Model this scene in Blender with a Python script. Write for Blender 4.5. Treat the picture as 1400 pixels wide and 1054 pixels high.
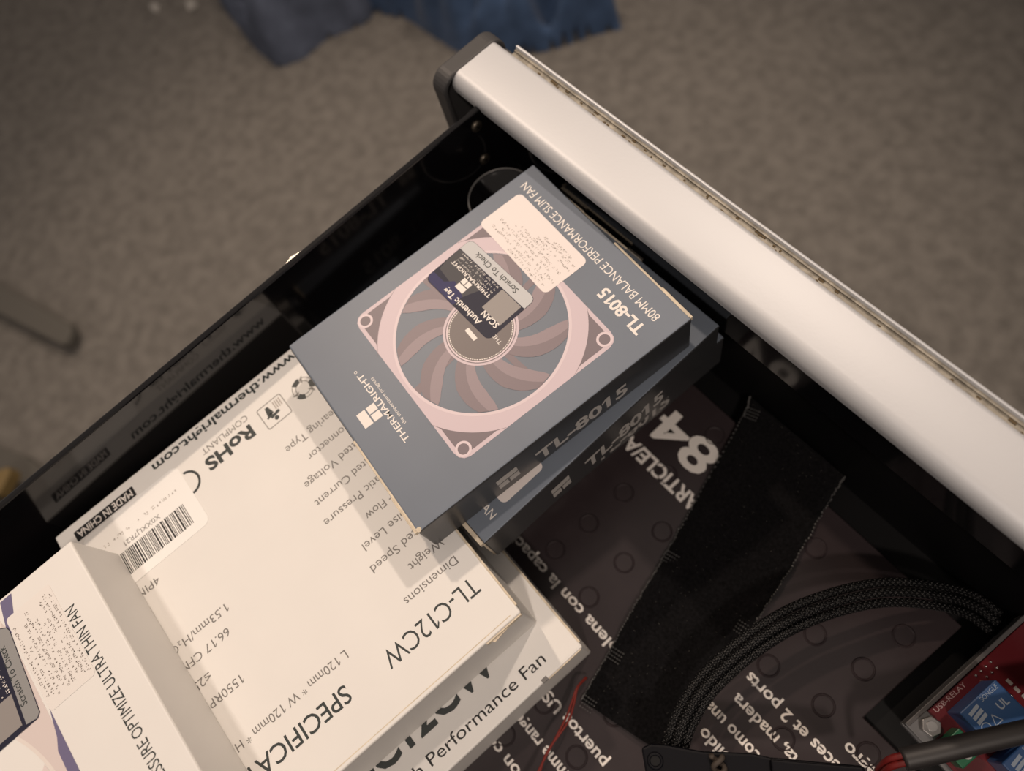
import bpy, bmesh, math, random
from mathutils import Vector, Matrix
random.seed(7)
for o in list(bpy.data.objects): bpy.data.objects.remove(o)
SC = bpy.context.scene
COL = SC.collection
MM = 0.001

# ------------------------------------------------------------------ camera
cam_d = bpy.data.cameras.new('camera'); cam = bpy.data.objects.new('camera', cam_d); COL.objects.link(cam)
cam_d.sensor_fit = 'HORIZONTAL'; cam_d.sensor_width = 36.0; cam_d.lens = 27.192
cam_d.clip_start = 0.01; cam_d.clip_end = 20
RX = Vector((0.6500, 0.7381, -0.1807)); RD = Vector((0.6517, -0.6627, -0.3696)); RF = RX.cross(RD)
RX.normalize(); RF.normalize(); RD = RF.cross(RX)
cam.matrix_world = Matrix(((RX.x, -RD.x, -RF.x, .1991), (RX.y, -RD.y, -RF.y, -.0986), (RX.z, -RD.z, -RF.z, .3365), (0, 0, 0, 1)))
cam_d.dof.use_dof = True; cam_d.dof.focus_distance = 0.262; cam_d.dof.aperture_fstop = 7.0
SC.camera = cam

# ------------------------------------------------------------------ world, lamps, exposure
world = bpy.data.worlds.new('world'); SC.world = world; world.use_nodes = True
bg = world.node_tree.nodes['Background']; bg.inputs[0].default_value = (1.0, 0.855, 0.755, 1); bg.inputs[1].default_value = 0.30
def bulb(name, loc, power, radius, target, angle, col):
    d = bpy.data.lights.new(name, 'SPOT'); d.energy = power; d.shadow_soft_size = radius; d.color = col
    d.spot_size = math.radians(angle); d.spot_blend = 0.9
    o = bpy.data.objects.new(name, d); COL.objects.link(o); o.location = [c * MM for c in loc]
    o.rotation_euler = (Vector(target) - Vector(loc)).to_track_quat('-Z', 'Y').to_euler()
    return o
bulb('ceiling_bulb_front', (-180, 850, 1400), 40, .028, (-190, 0, -100), 52, (1.0, .82, .68))
bulb('ceiling_bulb_side', (-760, 60, 1400), 40, .028, (-200, -60, -100), 52, (1.0, .79, .62))
bulb('ceiling_bulb_back', (980, -480, 1450), 36, .06, (40, -90, 0), 40, (1.0, .85, .74))
vs = SC.view_settings
vs.view_transform = 'Standard'; vs.look = 'None'; vs.exposure = 0.05; vs.gamma = 1.0; vs.use_curve_mapping = False

# ------------------------------------------------------------------ helpers
ILL = (1.12, .94, .78)
def lin(h):
    h = h.lstrip('#'); r = []
    for i in (0, 2, 4):
        c = int(h[i:i+2], 16) / 255; r.append(c / 12.92 if c <= .04045 else ((c + .055) / 1.055) ** 2.4)
    return r
def alb(h, k=1.0):
    return tuple(min(.95, c / i * k) for c, i in zip(lin(h), ILL))
MATS = {}
def mat(name, col, rough=.5, metal=0.0, spec=.5, noise=None, bump=None, sheen=0, coat=0, trans=0, alpha=1):
    """col linear rgb; noise=(scale, amount) colour mottling; bump=(scale, strength)"""
    if name in MATS: return MATS[name]
    m = bpy.data.materials.new(name); m.use_nodes = True; MATS[name] = m
    nt = m.node_tree; b = nt.nodes['Principled BSDF']
    b.inputs['Base Color'].default_value = (*col, 1); b.inputs['Roughness'].default_value = rough
    b.inputs['Metallic'].default_value = metal; b.inputs['Specular IOR Level'].default_value = spec
    if sheen: b.inputs['Sheen Weight'].default_value = sheen; b.inputs['Sheen Roughness'].default_value = .5
    if coat: b.inputs['Coat Weight'].default_value = coat; b.inputs['Coat Roughness'].default_value = .15
    if trans: b.inputs['Transmission Weight'].default_value = trans
    if alpha < 1: b.inputs['Alpha'].default_value = alpha
    if noise or bump: tc = nt.nodes.new('ShaderNodeTexCoord')
    if noise:
        n = nt.nodes.new('ShaderNodeTexNoise'); n.inputs['Scale'].default_value = noise[0]; n.inputs['Detail'].default_value = 6
        nt.links.new(tc.outputs['Object'], n.inputs['Vector'])
        mx = nt.nodes.new('ShaderNodeMix'); mx.data_type = 'RGBA'
        a = noise[1]
        mx.inputs[6].default_value = tuple(c * (1 - a) for c in col) + (1,); mx.inputs[7].default_value = tuple(min(1, c * (1 + a)) for c in col) + (1,)
        rm = nt.nodes.new('ShaderNodeMapRange'); rm.inputs[1].default_value = .3; rm.inputs[2].default_value = .7
        nt.links.new(n.outputs[0], rm.inputs[0]); nt.links.new(rm.outputs[0], mx.inputs[0]); nt.links.new(mx.outputs[2], b.inputs['Base Color'])
    if bump:
        n2 = nt.nodes.new('ShaderNodeTexNoise'); n2.inputs['Scale'].default_value = bump[0]; n2.inputs['Detail'].default_value = 4
        nt.links.new(tc.outputs['Object'], n2.inputs['Vector'])
        bp = nt.nodes.new('ShaderNodeBump'); bp.inputs['Strength'].default_value = bump[1]; bp.inputs['Distance'].default_value = .0005
        nt.links.new(n2.outputs[0], bp.inputs['Height']); nt.links.new(bp.outputs[0], b.inputs['Normal'])
    return m

class MB:
    def __init__(s): s.v = []; s.f = []; s.uv = None
    def face(s, pts):
        b = len(s.v); s.v += [tuple(p) for p in pts]; s.f.append(tuple(range(b, b + len(pts)))); return s
    def box(s, x0, x1, y0, y1, z0, z1):
        b = len(s.v)
        s.v += [(x0,y0,z0),(x1,y0,z0),(x1,y1,z0),(x0,y1,z0),(x0,y0,z1),(x1,y0,z1),(x1,y1,z1),(x0,y1,z1)]
        s.f += [tuple(b+i for i in q) for q in ((3,2,1,0),(4,5,6,7),(0,1,5,4),(1,2,6,5),(2,3,7,6),(3,0,4,7))]; return s
    def prism(s, pts, z0, z1):
        n = len(pts); b = len(s.v)
        s.v += [(p[0], p[1], z0) for p in pts] + [(p[0], p[1], z1) for p in pts]
        s.f.append(tuple(b + n - 1 - i for i in range(n))); s.f.append(tuple(b + n + i for i in range(n)))
        for i in range(n): j = (i + 1) % n; s.f.append((b+i, b+j, b+n+j, b+n+i))
        return s
    def strip(s, A, B):
        """quads between two equally long polylines of 3d points"""
        b = len(s.v); n = len(A); s.v += [tuple(p) for p in A] + [tuple(p) for p in B]
        for i in range(n - 1): s.f.append((b+i, b+i+1, b+n+i+1, b+n+i))
        return s
    def tube(s, path, r, seg=12, cap=True, uvs=None):
        P = [Vector(p) for p in path]; n = len(P); b = len(s.v); up = Vector((0, 0, 1))
        for i, p in enumerate(P):
            t = (P[min(i+1, n-1)] - P[max(i-1, 0)]).normalized()
            a = t.cross(up)
            if a.length < 1e-4: a = t.cross(Vector((1, 0, 0)))
            a.normalize(); c = a.cross(t)
            rr = r[i] if isinstance(r, (list, tuple)) else r
            for k in range(seg):
                an = 2 * math.pi * k / seg; s.v.append(tuple(p + a * rr * math.cos(an) + c * rr * math.sin(an)))
        for i in range(n - 1):
            for k in range(seg):
                k2 = (k + 1) % seg; s.f.append((b+i*seg+k, b+i*seg+k2, b+(i+1)*seg+k2, b+(i+1)*seg+k))
        if cap:
            s.f.append(tuple(b + seg - 1 - k for k in range(seg))); s.f.append(tuple(b + (n-1)*seg + k for k in range(seg)))
        return s
    def disc(s, cx, cy, z, r, seg=48, z0=None):
        pts = [(cx + r*math.cos(2*math.pi*k/seg), cy + r*math.sin(2*math.pi*k/seg)) for k in range(seg)]
        if z0 is None: return s.face([(p[0], p[1], z) for p in pts])
        return s.prism(pts, z0, z)
    def ring(s, cx, cy, z, r0, r1, seg=64, a0=0, a1=2*math.pi):
        A = [(cx + r0*math.cos(a0+(a1-a0)*k/seg), cy + r0*math.sin(a0+(a1-a0)*k/seg), z) for k in range(seg+1)]
        B = [(cx + r1*math.cos(a0+(a1-a0)*k/seg), cy + r1*math.sin(a0+(a1-a0)*k/seg), z) for k in range(seg+1)]
        return s.strip(B, A)
def build(name, mb, m, parent=None, smooth=False):
    me = bpy.data.meshes.new(name); me.from_pydata([(x*MM, y*MM, z*MM) for x, y, z in mb.v], [], mb.f); me.update()
    for mm in (m if isinstance(m, (list, tuple)) else [m]): me.materials.append(mm)
    if smooth:
        for p in me.polygons: p.use_smooth = True
    o = bpy.data.objects.new(name, me); COL.objects.link(o); o.parent = parent
    return o
def fixn(o):
    bm = bmesh.new(); bm.from_mesh(o.data); bmesh.ops.recalc_face_normals(bm, faces=bm.faces); bm.to_mesh(o.data); bm.free(); return o
def bevel(o, r, seg=2):
    md = o.modifiers.new('bevel', 'BEVEL'); md.width = r*MM; md.segments = seg; md.limit_method = 'ANGLE'; return o
def thing(name, label, cat, loc=(0, 0, 0), rz=0, group=None):
    o = bpy.data.objects.new(name, None); COL.objects.link(o); o.location = [c*MM for c in loc]; o.rotation_euler = (0, 0, rz)
    o.empty_display_size = .01; return tag(o, label, cat, group)
def tag(o, label, cat, group=None):
    o['label'] = label; o['category'] = cat
    if group: o['group'] = group
    return o
def copy_tree(o, parent=None):
    c = o.copy(); COL.objects.link(c); c.parent = parent
    for ch in list(o.children): copy_tree(ch, c)
    return c
def rrect(x0, x1, y0, y1, r, n=6):
    pts = []
    for cx, cy, a in ((x1-r, y1-r, 0), (x0+r, y1-r, 90), (x0+r, y0+r, 180), (x1-r, y0+r, 270)):
        for k in range(n+1):
            t = math.radians(a + 90*k/n); pts.append((cx + r*math.cos(t), cy + r*math.sin(t)))
    return pts
# lettering: a text curve turned into a flat mesh, laid out in the parent's frame
FC = {}; STEM = {}
def glyphs(s, bold):
    if (s, bold) in FC: return FC[(s, bold)]
    c = bpy.data.curves.new('t', 'FONT'); c.body = s; c.size = 1; c.offset = bold; c.resolution_u = 3
    o = bpy.data.objects.new('t', c); COL.objects.link(o)
    dg = bpy.context.evaluated_depsgraph_get(); me = o.evaluated_get(dg).to_mesh()
    v = [(q.co.x, q.co.y) for q in me.vertices]; f = [tuple(p.vertices) for p in me.polygons]
    o.evaluated_get(dg).to_mesh_clear(); bpy.data.objects.remove(o); bpy.data.curves.remove(c)
    # the face draws its figure one as a bare stem: give it its flag
    for i, ch in enumerate(s):
        if ch != '1': continue
        if s == '1': xr = max(x for x, y in v); xl = min(x for x, y in v)
        else:
            g = glyphs(s[:i+1], bold)[0] if i+1 < len(s) else v; xr = max(x for x, y in g)
            st_ = STEM.setdefault(bold, None)
            if st_ is None:
                h = glyphs('I', bold)[0]; st_ = STEM[bold] = max(x for x, y in h) - min(x for x, y in h)
            xl = xr - st_
        top = .70 + bold; n0 = len(v); t = .085 + 1.6*max(bold, 0)
        v = v + [(xl + .01, top), (xl - .15, top - .17), (xl - .15, top - .17 - t), (xl + .01, top - t*1.05)]; f = f + [(n0, n0+1, n0+2, n0+3)]
    FC[(s, bold)] = (v, f); return v, f
def capH():
    v, _ = glyphs('H', 0); return max(y for x, y in v)
def text(s, parent, o, right, up, cap, m, length=None, xs=1.0, bold=0.0, name='lettering', slant=0):
    v, f = glyphs(s, bold); x0 = min(x for x, y in v); x1 = max(x for x, y in v)
    ky = cap / capH(); kx = length / (x1 - x0) if length else ky * xs
    O = Vector(o); R_ = Vector(right).normalized(); U = Vector(up).normalized()
    mb = MB(); mb.v = [tuple(O + R_*((x - x0)*kx + slant*y*ky) + U*(y*ky)) for x, y in v]; mb.f = f
    return build(name, mb, m, parent)
def marks(parent, o, right, up, length, cap, m, words, name='small_print', fill=.8):
    """rows of print too small to read: little strokes"""
    O = Vector(o); R_ = Vector(right).normalized(); U = Vector(up).normalized(); mb = MB(); x = 0; n = 0
    while x < length:
        w = random.uniform(.25, .55)*cap
        if random.random() < fill:
            y0 = random.choice((0, .2, .5))*cap; y1 = y0 + random.uniform(.25, .6)*cap
            mb.face([O + R_*x + U*y0, O + R_*(x+w*.55) + U*y0, O + R_*(x+w*.55) + U*y1, O + R_*x + U*y1])
            y2 = random.choice((0, .4, .75))*cap
            mb.face([O + R_*x + U*y2, O + R_*(x+w) + U*y2, O + R_*(x+w) + U*(y2+.18*cap), O + R_*x + U*(y2+.18*cap)])
        x += w*1.25; n += 1
        if random.random() < 1/words: x += cap*.5
    return build(name, mb, m, parent)
def smoothpath(pts, n=8):
    P = [Vector(p) for p in pts]; out = []
    for i in range(len(P)-1):
        p0 = P[max(i-1, 0)]; p1 = P[i]; p2 = P[i+1]; p3 = P[min(i+2, len(P)-1)]
        for k in range(n):
            t = k/n
            out.append(.5*((2*p1) + (p2-p0)*t + (2*p0-5*p1+4*p2-p3)*t*t + (3*p1-p0-3*p2+p3)*t**3))
    out.append(P[-1]); return out

# ------------------------------------------------------------------ materials
m_gloss = mat('gloss_black_lacquer', (.0035, .0033, .004), .10, spec=.5)
m_black = mat('matt_black_steel', (.003, .003, .0035), .45, spec=.25)
m_silver = mat('satin_silver_aluminium', (.535, .545, .565), .5, metal=.35, spec=.4, noise=(14, .02), bump=(900, .06))
m_groove = mat('dirty_groove', (.28, .255, .21), .6, metal=.2, noise=(260, .4))
m_cap = mat('dark_grey_plastic', (.038, .037, .038), .5, bump=(1500, .1))
m_screw = mat('dull_screw_metal', (.11, .095, .075), .4, metal=.9)
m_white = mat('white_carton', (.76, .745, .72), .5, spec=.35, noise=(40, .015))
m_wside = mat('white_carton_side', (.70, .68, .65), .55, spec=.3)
m_raw = mat('raw_cardboard_edge', (.62, .54, .42), .8, noise=(300, .15))
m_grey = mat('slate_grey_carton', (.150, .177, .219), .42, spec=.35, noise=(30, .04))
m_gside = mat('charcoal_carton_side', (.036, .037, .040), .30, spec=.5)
m_sticker = mat('white_sticker', (.76, .70, .68), .5)
m_sticker2 = mat('bright_white_sticker', (.86, .85, .83), .5)
m_cream = mat('cream_ink', (.78, .74, .70), .5)
m_tan = mat('dull_silver_ink', (.46, .44, .42), .45)
m_ink = mat('dark_green_grey_ink', (.035, .042, .042), .5)
m_ink2 = mat('grey_ink', (.20, .19, .18), .5)
m_black_ink = mat('black_ink', (.015, .015, .016), .5)
m_faint = mat('faint_print', (.38, .34, .31), .6)
m_pink = mat('pale_pink_print', (.57, .475, .52), .45)
m_pink2 = mat('light_pink_print', (.65, .55, .585), .45)
m_mauve = mat('mauve_print', (.165, .135, .155), .45)
m_blade = mat('blade_print', (.19, .152, .172), .45)
m_blade2 = mat('blade_highlight_print', (.265, .212, .236), .45)
m_navy = mat('navy_foil', (.020, .021, .040), .5, spec=.25)
m_navy2 = mat('blue_foil', (.035, .035, .105), .5, spec=.25)
m_foil = mat('grey_foil', (.50, .51, .52), .5)
m_lilac = mat('lilac_print', (.15, .135, .24), .5)
m_patch = mat('plain_grey_patch', (.27, .25, .24), .5)
m_brown = mat('dark_brown_glossy_card', (.030, .022, .024), .28, spec=.5, bump=(500, .04), noise=(60, .12))
m_brown_w = mat('white_card_print', (.74, .70, .66), .45)
m_carpet = mat('carpet', (.135, .124, .112), .95, spec=.1)

# carpet: two scales of mottling and a woven bump
nt = m_carpet.node_tree; b = nt.nodes['Principled BSDF']; tc = nt.nodes.new('ShaderNodeTexCoord')
n1 = nt.nodes.new('ShaderNodeTexNoise'); n1.inputs['Scale'].default_value = 380; n1.inputs['Detail'].default_value = 3
n2 = nt.nodes.new('ShaderNodeTexNoise'); n2.inputs['Scale'].default_value = 62; n2.inputs['Detail'].default_value = 5
for n in (n1, n2): nt.links.new(tc.outputs['Object'], n.inputs['Vector'])
ad = nt.nodes.new('ShaderNodeMath'); ad.operation = 'MULTIPLY_ADD'; ad.inputs[1].default_value = .6
nt.links.new(n1.outputs[0], ad.inputs[0]); nt.links.new(n2.outputs[0], ad.inputs[2])
cr = nt.nodes.new('ShaderNodeValToRGB'); cr.color_ramp.elements[0].position = .55; cr.color_ramp.elements[0].color = (.128, .119, .108, 1)
cr.color_ramp.elements[1].position = 1.05; cr.color_ramp.elements[1].color = (.205, .191, .173, 1)
nt.links.new(ad.outputs[0], cr.inputs[0]); nt.links.new(cr.outputs[0], b.inputs['Base Color'])
bp = nt.nodes.new('ShaderNodeBump'); bp.inputs['Strength'].default_value = .8; bp.inputs['Distance'].default_value = .003
nt.links.new(n1.outputs[0], bp.inputs['Height']); nt.links.new(bp.outputs[0], b.inputs['Normal'])

# ------------------------------------------------------------------ the setting
FZ = -400
fl = build('floor', MB().box(-2200, 1800, -2000, 2200, FZ-20, FZ), m_carpet); fl['kind'] = 'structure'

# ------------------------------------------------------------------ drawer
DL, DR, DB = 0, 372, -430           # inner left, inner right, inner back
ZF, ZT = -8, 101                    # inner floor, top of the sides
dr = thing('desk_drawer', 'open glossy black drawer with a satin silver front rail, holding the boxes', 'drawer', (0, 0, 0))
build('bottom_panel', MB().box(DL-2.6, DR+2.6, DB-2, 28, ZF-3, ZF), m_black, dr)
sl = bevel(build('side_panel', MB().box(DL-2.8, DL, DB, 12, ZF-30, ZT), m_gloss, dr), .7)
bevel(build('side_panel', MB().box(DR, DR+2.8, DB, 12, ZF-30, ZT), m_gloss, dr), .7)
bevel(build('back_panel', MB().box(DL-2.8, DR+2.8, DB-2.8, DB, ZF-30, ZT), m_gloss, dr), .7)
bevel(build('inner_front_panel', MB().box(DL-12, DR+10, 8.5, 11, 66, 104), m_gloss, dr), .3)
build('lower_front_panel', MB().box(DL-12, DR+10, 19, 22, ZF-30, 70), m_black, dr)
bevel(build('front_core', MB().box(DL-15, DR+14, 22.5, 29, -70, 101.5), m_cap, dr), .6)
# silver rail profile, y z
prof = [(2.0, 99.0)]
for k in range(0, 9):
    t = math.pi - k/8*math.pi/2; prof.append((6.6 + 5.0*math.cos(t), 102.0 + 5.0*math.sin(t)))
for k in range(0, 5):
    t = math.pi/2 - k/4*math.pi/2; prof.append((23.6 + 2.4*math.cos(t), 104.6 + 2.4*math.sin(t)))
prof += [(26.0, 103.0)]
def extrude_x(prof, x0, x1, thick=None):
    mb = MB(); n = len(prof)
    mb.v = [(x0, y, z) for y, z in prof] + [(x1, y, z) for y, z in prof]
    for i in range(n-1): mb.f.append((i, i+1, n+i+1, n+i))
    return mb
closed = prof + [(26.0, 101.6), (8.4, 101.6), (8.4, 99.0)]
mb = extrude_x(closed + [closed[0]], -16.2, 388); n = len(closed)+1
mb.f.append(tuple(range(n-1))); mb.f.append(tuple(n + n - 2 - i for i in range(n-1)))
rail = fixn(build('silver_rail', mb, m_silver, dr, True))
md = rail.modifiers.new('edge', 'EDGE_SPLIT'); md.split_angle = math.radians(40)
lipp = [(29.6, 100.8), (29.6, 104.8), (29.9, 105.4), (30.4, 105.5), (30.9, 105.2), (31.2, 104.4), (31.2, 20.0), (29.8, 20.0), (29.8, 100.8)]
mb = extrude_x(lipp + [lipp[0]], -8.6, 388); n = len(lipp)+1
mb.f.append(tuple(range(n-1))); mb.f.append(tuple(n + n - 2 - i for i in range(n-1)))
lip = fixn(build('outer_lip', mb, m_silver, dr, True)); md = lip.modifiers.new('edge', 'EDGE_SPLIT'); md.split_angle = math.radians(40)
build('groove_strip', MB().box(-8.6, 388, 25.6, 29.7, 101.6, 103.4).box(-8.6, 388, 28.6, 29.7, 103.3, 104.2), m_groove, dr)
gs = MB()
for k in range(46):
    x = random.uniform(0, 260); w = random.uniform(.5, 2.4); y0 = random.uniform(26.4, 28.0); gs.box(x, x+w, y0, y0 + random.uniform(.4, .9), 103.3, 103.4 + random.uniform(.1, .5))
g = build('groove_dirt', gs, mat('groove_grime', (.10, .07, .035), .9), dr); g['kind'] = 'stuff'
# moulded end cap with an open back
def capshape(z0, z1, ins):
    return rrect(-3.4+ins, 29.6-ins, z0, z1, 7.5-ins*.6, 6)
out = rrect(-3.4, 30.0, -75, 107.4, 7.0, 7); inn = rrect(-1.2, 28.0, -73, 105.0, 5.2, 7)
mb = MB(); n = len(out)
for x in (-24.2, -16.0): mb.v += [(x, y, z) for y, z in out]
mb.v += [(-16.0, y, z) for y, z in inn]; mb.v += [(-21.6, y, z) for y, z in inn]
mb.f.append(tuple(range(n)))
for i in range(n):
    j = (i+1) % n
    mb.f.append((i, n+i, n+j, j)); mb.f.append((n+i, 2*n+i, 2*n+j, n+j)); mb.f.append((2*n+i, 3*n+i, 3*n+j, 2*n+j))
mb.f.append(tuple(3*n+i for i in range(n)))
bevel(fixn(build('end_cap', mb, m_cap, dr)), 1.6, 3)
for y, z in ((-2.0, 94.5), (-3.2, 75.0)):
    mb = MB(); seg = 14
    for x, r in ((0, 2.6), (.9, 2.5), (1.4, 1.7), (1.5, 0.9)): mb.v += [(x, y + r*math.cos(2*math.pi*k/seg), z + r*math.sin(2*math.pi*k/seg)) for k in range(seg)]
    for i in range(3):
        for k in range(seg): k2 = (k+1) % seg; mb.f.append((i*seg+k, i*seg+k2, (i+1)*seg+k2, (i+1)*seg+k))
    mb.f.append(tuple(3*seg+k for k in range(seg)))
    s = fixn(build('screw', mb, m_screw, dr, True)); c = MB()
    for an in (.5, .5+math.pi/2):
        dy, dz = math.cos(an), math.sin(an); c.face([(1.56, y+dy*1.4-dz*.25, z+dz*1.4+dy*.25), (1.56, y-dy*1.4-dz*.25, z-dz*1.4+dy*.25), (1.56, y-dy*1.4+dz*.25, z-dz*1.4-dy*.25), (1.56, y+dy*1.4+dz*.25, z+dz*1.4-dy*.25)])
    build('screw_slot', c, m_black, s)
# runner outside the left side with a bright bent tab
build('runner', MB().box(-13, -2.8, -430, -8, 20, 62), m_black, dr)
bevel(build('runner_tab', MB().prism([(-2.8, -99), (-2.8, -80), (-6.5, -84), (-8.6, -92), (-6.5, -99)], 93, 95.5), mat('bright_steel', (.75, .70, .62), .25, metal=1), dr), .4)
bevel(build('panel_block', MB().box(73.5, 81.5, 7.4, 8.6, 67.2, 69.6), mat('pale_block', (.34, .31, .27), .5), dr), .3)  # small pale block at the lower edge of the inner front panel

# ------------------------------------------------------------------ dark brown printed carton lying under everything
ct = thing('printed_carton', 'flat glossy dark brown carton with white print lying on the drawer floor', 'carton', (0, 0, 0))
cpts = [(1, -330), (330, -330), (330, -48.5), (252.3, -48), (255.2, 4.2), (1, 7.5), (1, -330)]
cb = bevel(fixn(build('carton_panel', MB().prism(cpts[:-1], -7.95, 0), m_brown, ct)), .5)
seg = 28; dm = MB(); prf = [(4.5, .0), (4.1, .42), (3.95, .42), (3.5, .04), (0.0, .02)]
for r, z in prf[:-1]: dm.v += [(r*math.cos(2*math.pi*k/seg), r*math.sin(2*math.pi*k/seg), z) for k in range(seg)]
for i in range(3):
    for k in range(seg): k2 = (k+1) % seg; dm.f.append((i*seg+k, i*seg+k2, (i+1)*seg+k2, (i+1)*seg+k))
dm.f.append(tuple(3*seg+k for k in range(seg)))
d0 = None
for x, y in [(137.6, -5.3), (135.6, -32.7), (128.4, -52), (151.7, -52.2), (127.6, -72.5), (150, -73.1), (126, -91), (150.2, -93.9),
             (199, -12), (221, -18), (243.3, -14.2), (221, -38), (241.2, -34.7), (240.1, -55.7), (261.5, -56.6), (238.1, -75.6), (217, -60), (191.3, -139.6), (166.4, -156.2), (262, -78), (190, -118), (168, -136)]:
    if d0 is None: d = d0 = build('dimple', dm, m_brown, ct)
    else: d = d0.copy(); COL.objects.link(d)
    d.location = (x*MM, y*MM, .02*MM)
Lx, Uy = (-1, 0, 0), (0, -1, 0)
def ctext(s, x, y, cap, length=None, bold=.012, xs=1.0, rot=0, m=m_brown_w):
    c, sn = math.cos(rot), math.sin(rot)
    text(s, ct, (x, y, .27), (-c, -sn, 0), (sn, -c, 0), cap, m, length, xs, bold)
ctext('1.84', 168.5, -9.0, 15.5, 53.5, .02)
ctext('ARTICLE/ARTÍCULO', 155.0, -31.0, 6.2, 80, .03)
ctext('plena con la capacidad', 173.0, -98.5, 4.6, 76, .02)
ctext('puertos USB', 200.5, -131.0, 4.6, 39, .02)
ctext('comme rangement', 200, -145.5, 4.6, 50, .02)
ctext('on con', 180.5, -159.5, 4.6, 22, .02)
ctext('pièces et 2 ports', 263, -66.5, 4.4, 49, .02)
ctext('puerta, madera', 259, -76.0, 4.4, 43, .02)
ctext('como una', 236.5, -85.8, 4.4, 26, .02)
ctext('sólido', 233, -94.5, 4.4, 17, .02)
ctext('negro', 271, -58.4, 4.4, 17, .02)

# ------------------------------------------------------------------ grey fan boxes
AL, AW, AH = 116.2, 89.7, 22.0
def rounded_carton(parent, x0, x1, y0, y1, z0, z1, mt, ms, r=.7):
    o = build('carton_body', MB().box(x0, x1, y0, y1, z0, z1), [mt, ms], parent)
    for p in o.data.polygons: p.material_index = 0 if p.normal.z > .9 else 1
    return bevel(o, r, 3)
def fan_print(parent, cx, cy, hx, hy, R, z, nb, rot, hub, rc=4.0, mats=None, struts=True):
    mf, mf2, mpad, mbl, mbl2, mhub = mats
    fr = MB(); N = 144; A = []; B = []
    def bound(t, ins=0):
        c, s = math.cos(t), math.sin(t); ax, ay = hx-ins, hy-ins
        k = min(ax/abs(c) if abs(c) > 1e-6 else 1e9, ay/abs(s) if abs(s) > 1e-6 else 1e9); x, y = c*k, s*k
        qx, qy = ax-rc, ay-rc
        if abs(x) > qx and abs(y) > qy:
            ox, oy = math.copysign(qx, c), math.copysign(qy, s); bq = ox*c + oy*s; cc = ox*ox + oy*oy - rc*rc
            k = bq + math.sqrt(max(0, bq*bq - cc))
        return k
    for i in range(N+1):
        t = 2*math.pi*i/N; k = bound(t); r = min(R, k - .8)
        A.append((cx + k*math.cos(t), cy + k*math.sin(t), z)); B.append((cx + r*math.cos(t), cy + r*math.sin(t), z))
    fr.strip(A, B); F = build('fan_print', fr, mf, parent)
    # inner lip of the housing
    rg = MB().ring(cx, cy, z + .02, R - .1, R + 1.0, 96); build('housing_rim', rg, mf2, F)
    # corner pads with a screw hole
    for q in range(4):
        sx, sy = ((1, 1), (-1, 1), (-1, -1), (1, -1))[q]; t0 = math.atan2(hy*sy, hx*sx); pa = []; pb = []
        for i in range(17):
            t = t0 + math.radians(-21 + 42*i/16); k = bound(t, 1.5); r = R*1.215
            if k < r + .1: k = r + .1
            pa.append((cx + k*math.cos(t), cy + k*math.sin(t), z + .03)); pb.append((cx + r*math.cos(t), cy + r*math.sin(t), z + .03))
        build('corner_pad', MB().strip(pa, pb), mpad, F)
        hxp, hyp = cx + (hx-3.4)*sx, cy + (hy-3.6)*sy
        build('screw_hole', MB().ring(hxp, hyp, z + .05, 2.0, 2.9, 24), mf2, F); build('hole_shade', MB().disc(hxp, hyp, z + .045, 2.0, 24), mpad, F)
    if struts:
        for an in (.12, 1.68, 3.27, 4.82):
            c, s = math.cos(an), math.sin(an); w = 1.1
            build('strut', MB().face([(cx + c*hub - s*w, cy + s*hub + c*w, z + .01), (cx + c*hub + s*w, cy + s*hub - c*w, z + .01), (cx + c*(R+.4) + s*w*1.4, cy + s*(R+.4) - c*w*1.4, z + .01), (cx + c*(R+.4) - s*w*1.4, cy + s*(R+.4) + c*w*1.4, z + .01)]), mbl, F)
    for bI in range(nb):
        t0 = rot + 2*math.pi*bI/nb; e0 = []; e1 = []; em = []
        for i in range(13):
            q = i/12; r = hub*.97 + (R - .35 - hub*.97)*q; tc_ = t0 + math.radians(28)*q**1.15
            hw = (3.3 + 2.2*min(q, .6)/.6 - .9*max(0, q-.6)/.4 - 1.2*max(0, q-.86)/.14)/r
            e0.append((cx + r*math.cos(tc_-hw), cy + r*math.sin(tc_-hw), z + .06)); e1.append((cx + r*math.cos(tc_+hw), cy + r*math.sin(tc_+hw), z + .06))
            em.append((cx + r*math.cos(tc_+hw*.05), cy + r*math.sin(tc_+hw*.05), z + .06))
        build('blade', MB().strip(e0, em), mbl, F); build('blade_highlight', MB().strip(em, e1), mbl2, F)
    build('hub_ring', MB().disc(cx, cy, z + .08, hub, 64), mf, F)
    build('hub_groove', MB().disc(cx, cy, z + .09, hub*.935, 64), mpad, F)
    build('hub_band', MB().disc(cx, cy, z + .10, hub*.91, 64), mf2, F)
    build('hub_face', MB().disc(cx, cy, z + .11, hub*.87, 64), mhub, F)
    ds = MB()
    for k in range(84):
        a = 2*math.pi*k/84; ds.ring(cx, cy, z + .12, hub*.822, hub*.845, 1, a, a + .05)
    build('stitched_ring', ds, m_cream, F)
    return F
def logo_print(parent, o, right, up, w, h, m):
    O, R_, U = Vector(o), Vector(right).normalized(), Vector(up).normalized(); mb = MB()
    for a0, a1, b0, b1 in ((0, .46, 0, .46), (.54, 1, 0, .46), (0, 1, .54, 1)):
        mb.face([O + R_*(a*w) + U*(c*h) for a, c in ((a0, b0), (a1, b0), (a1, b1), (a0, b1))])
    return build('logo', mb, m, parent)
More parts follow.
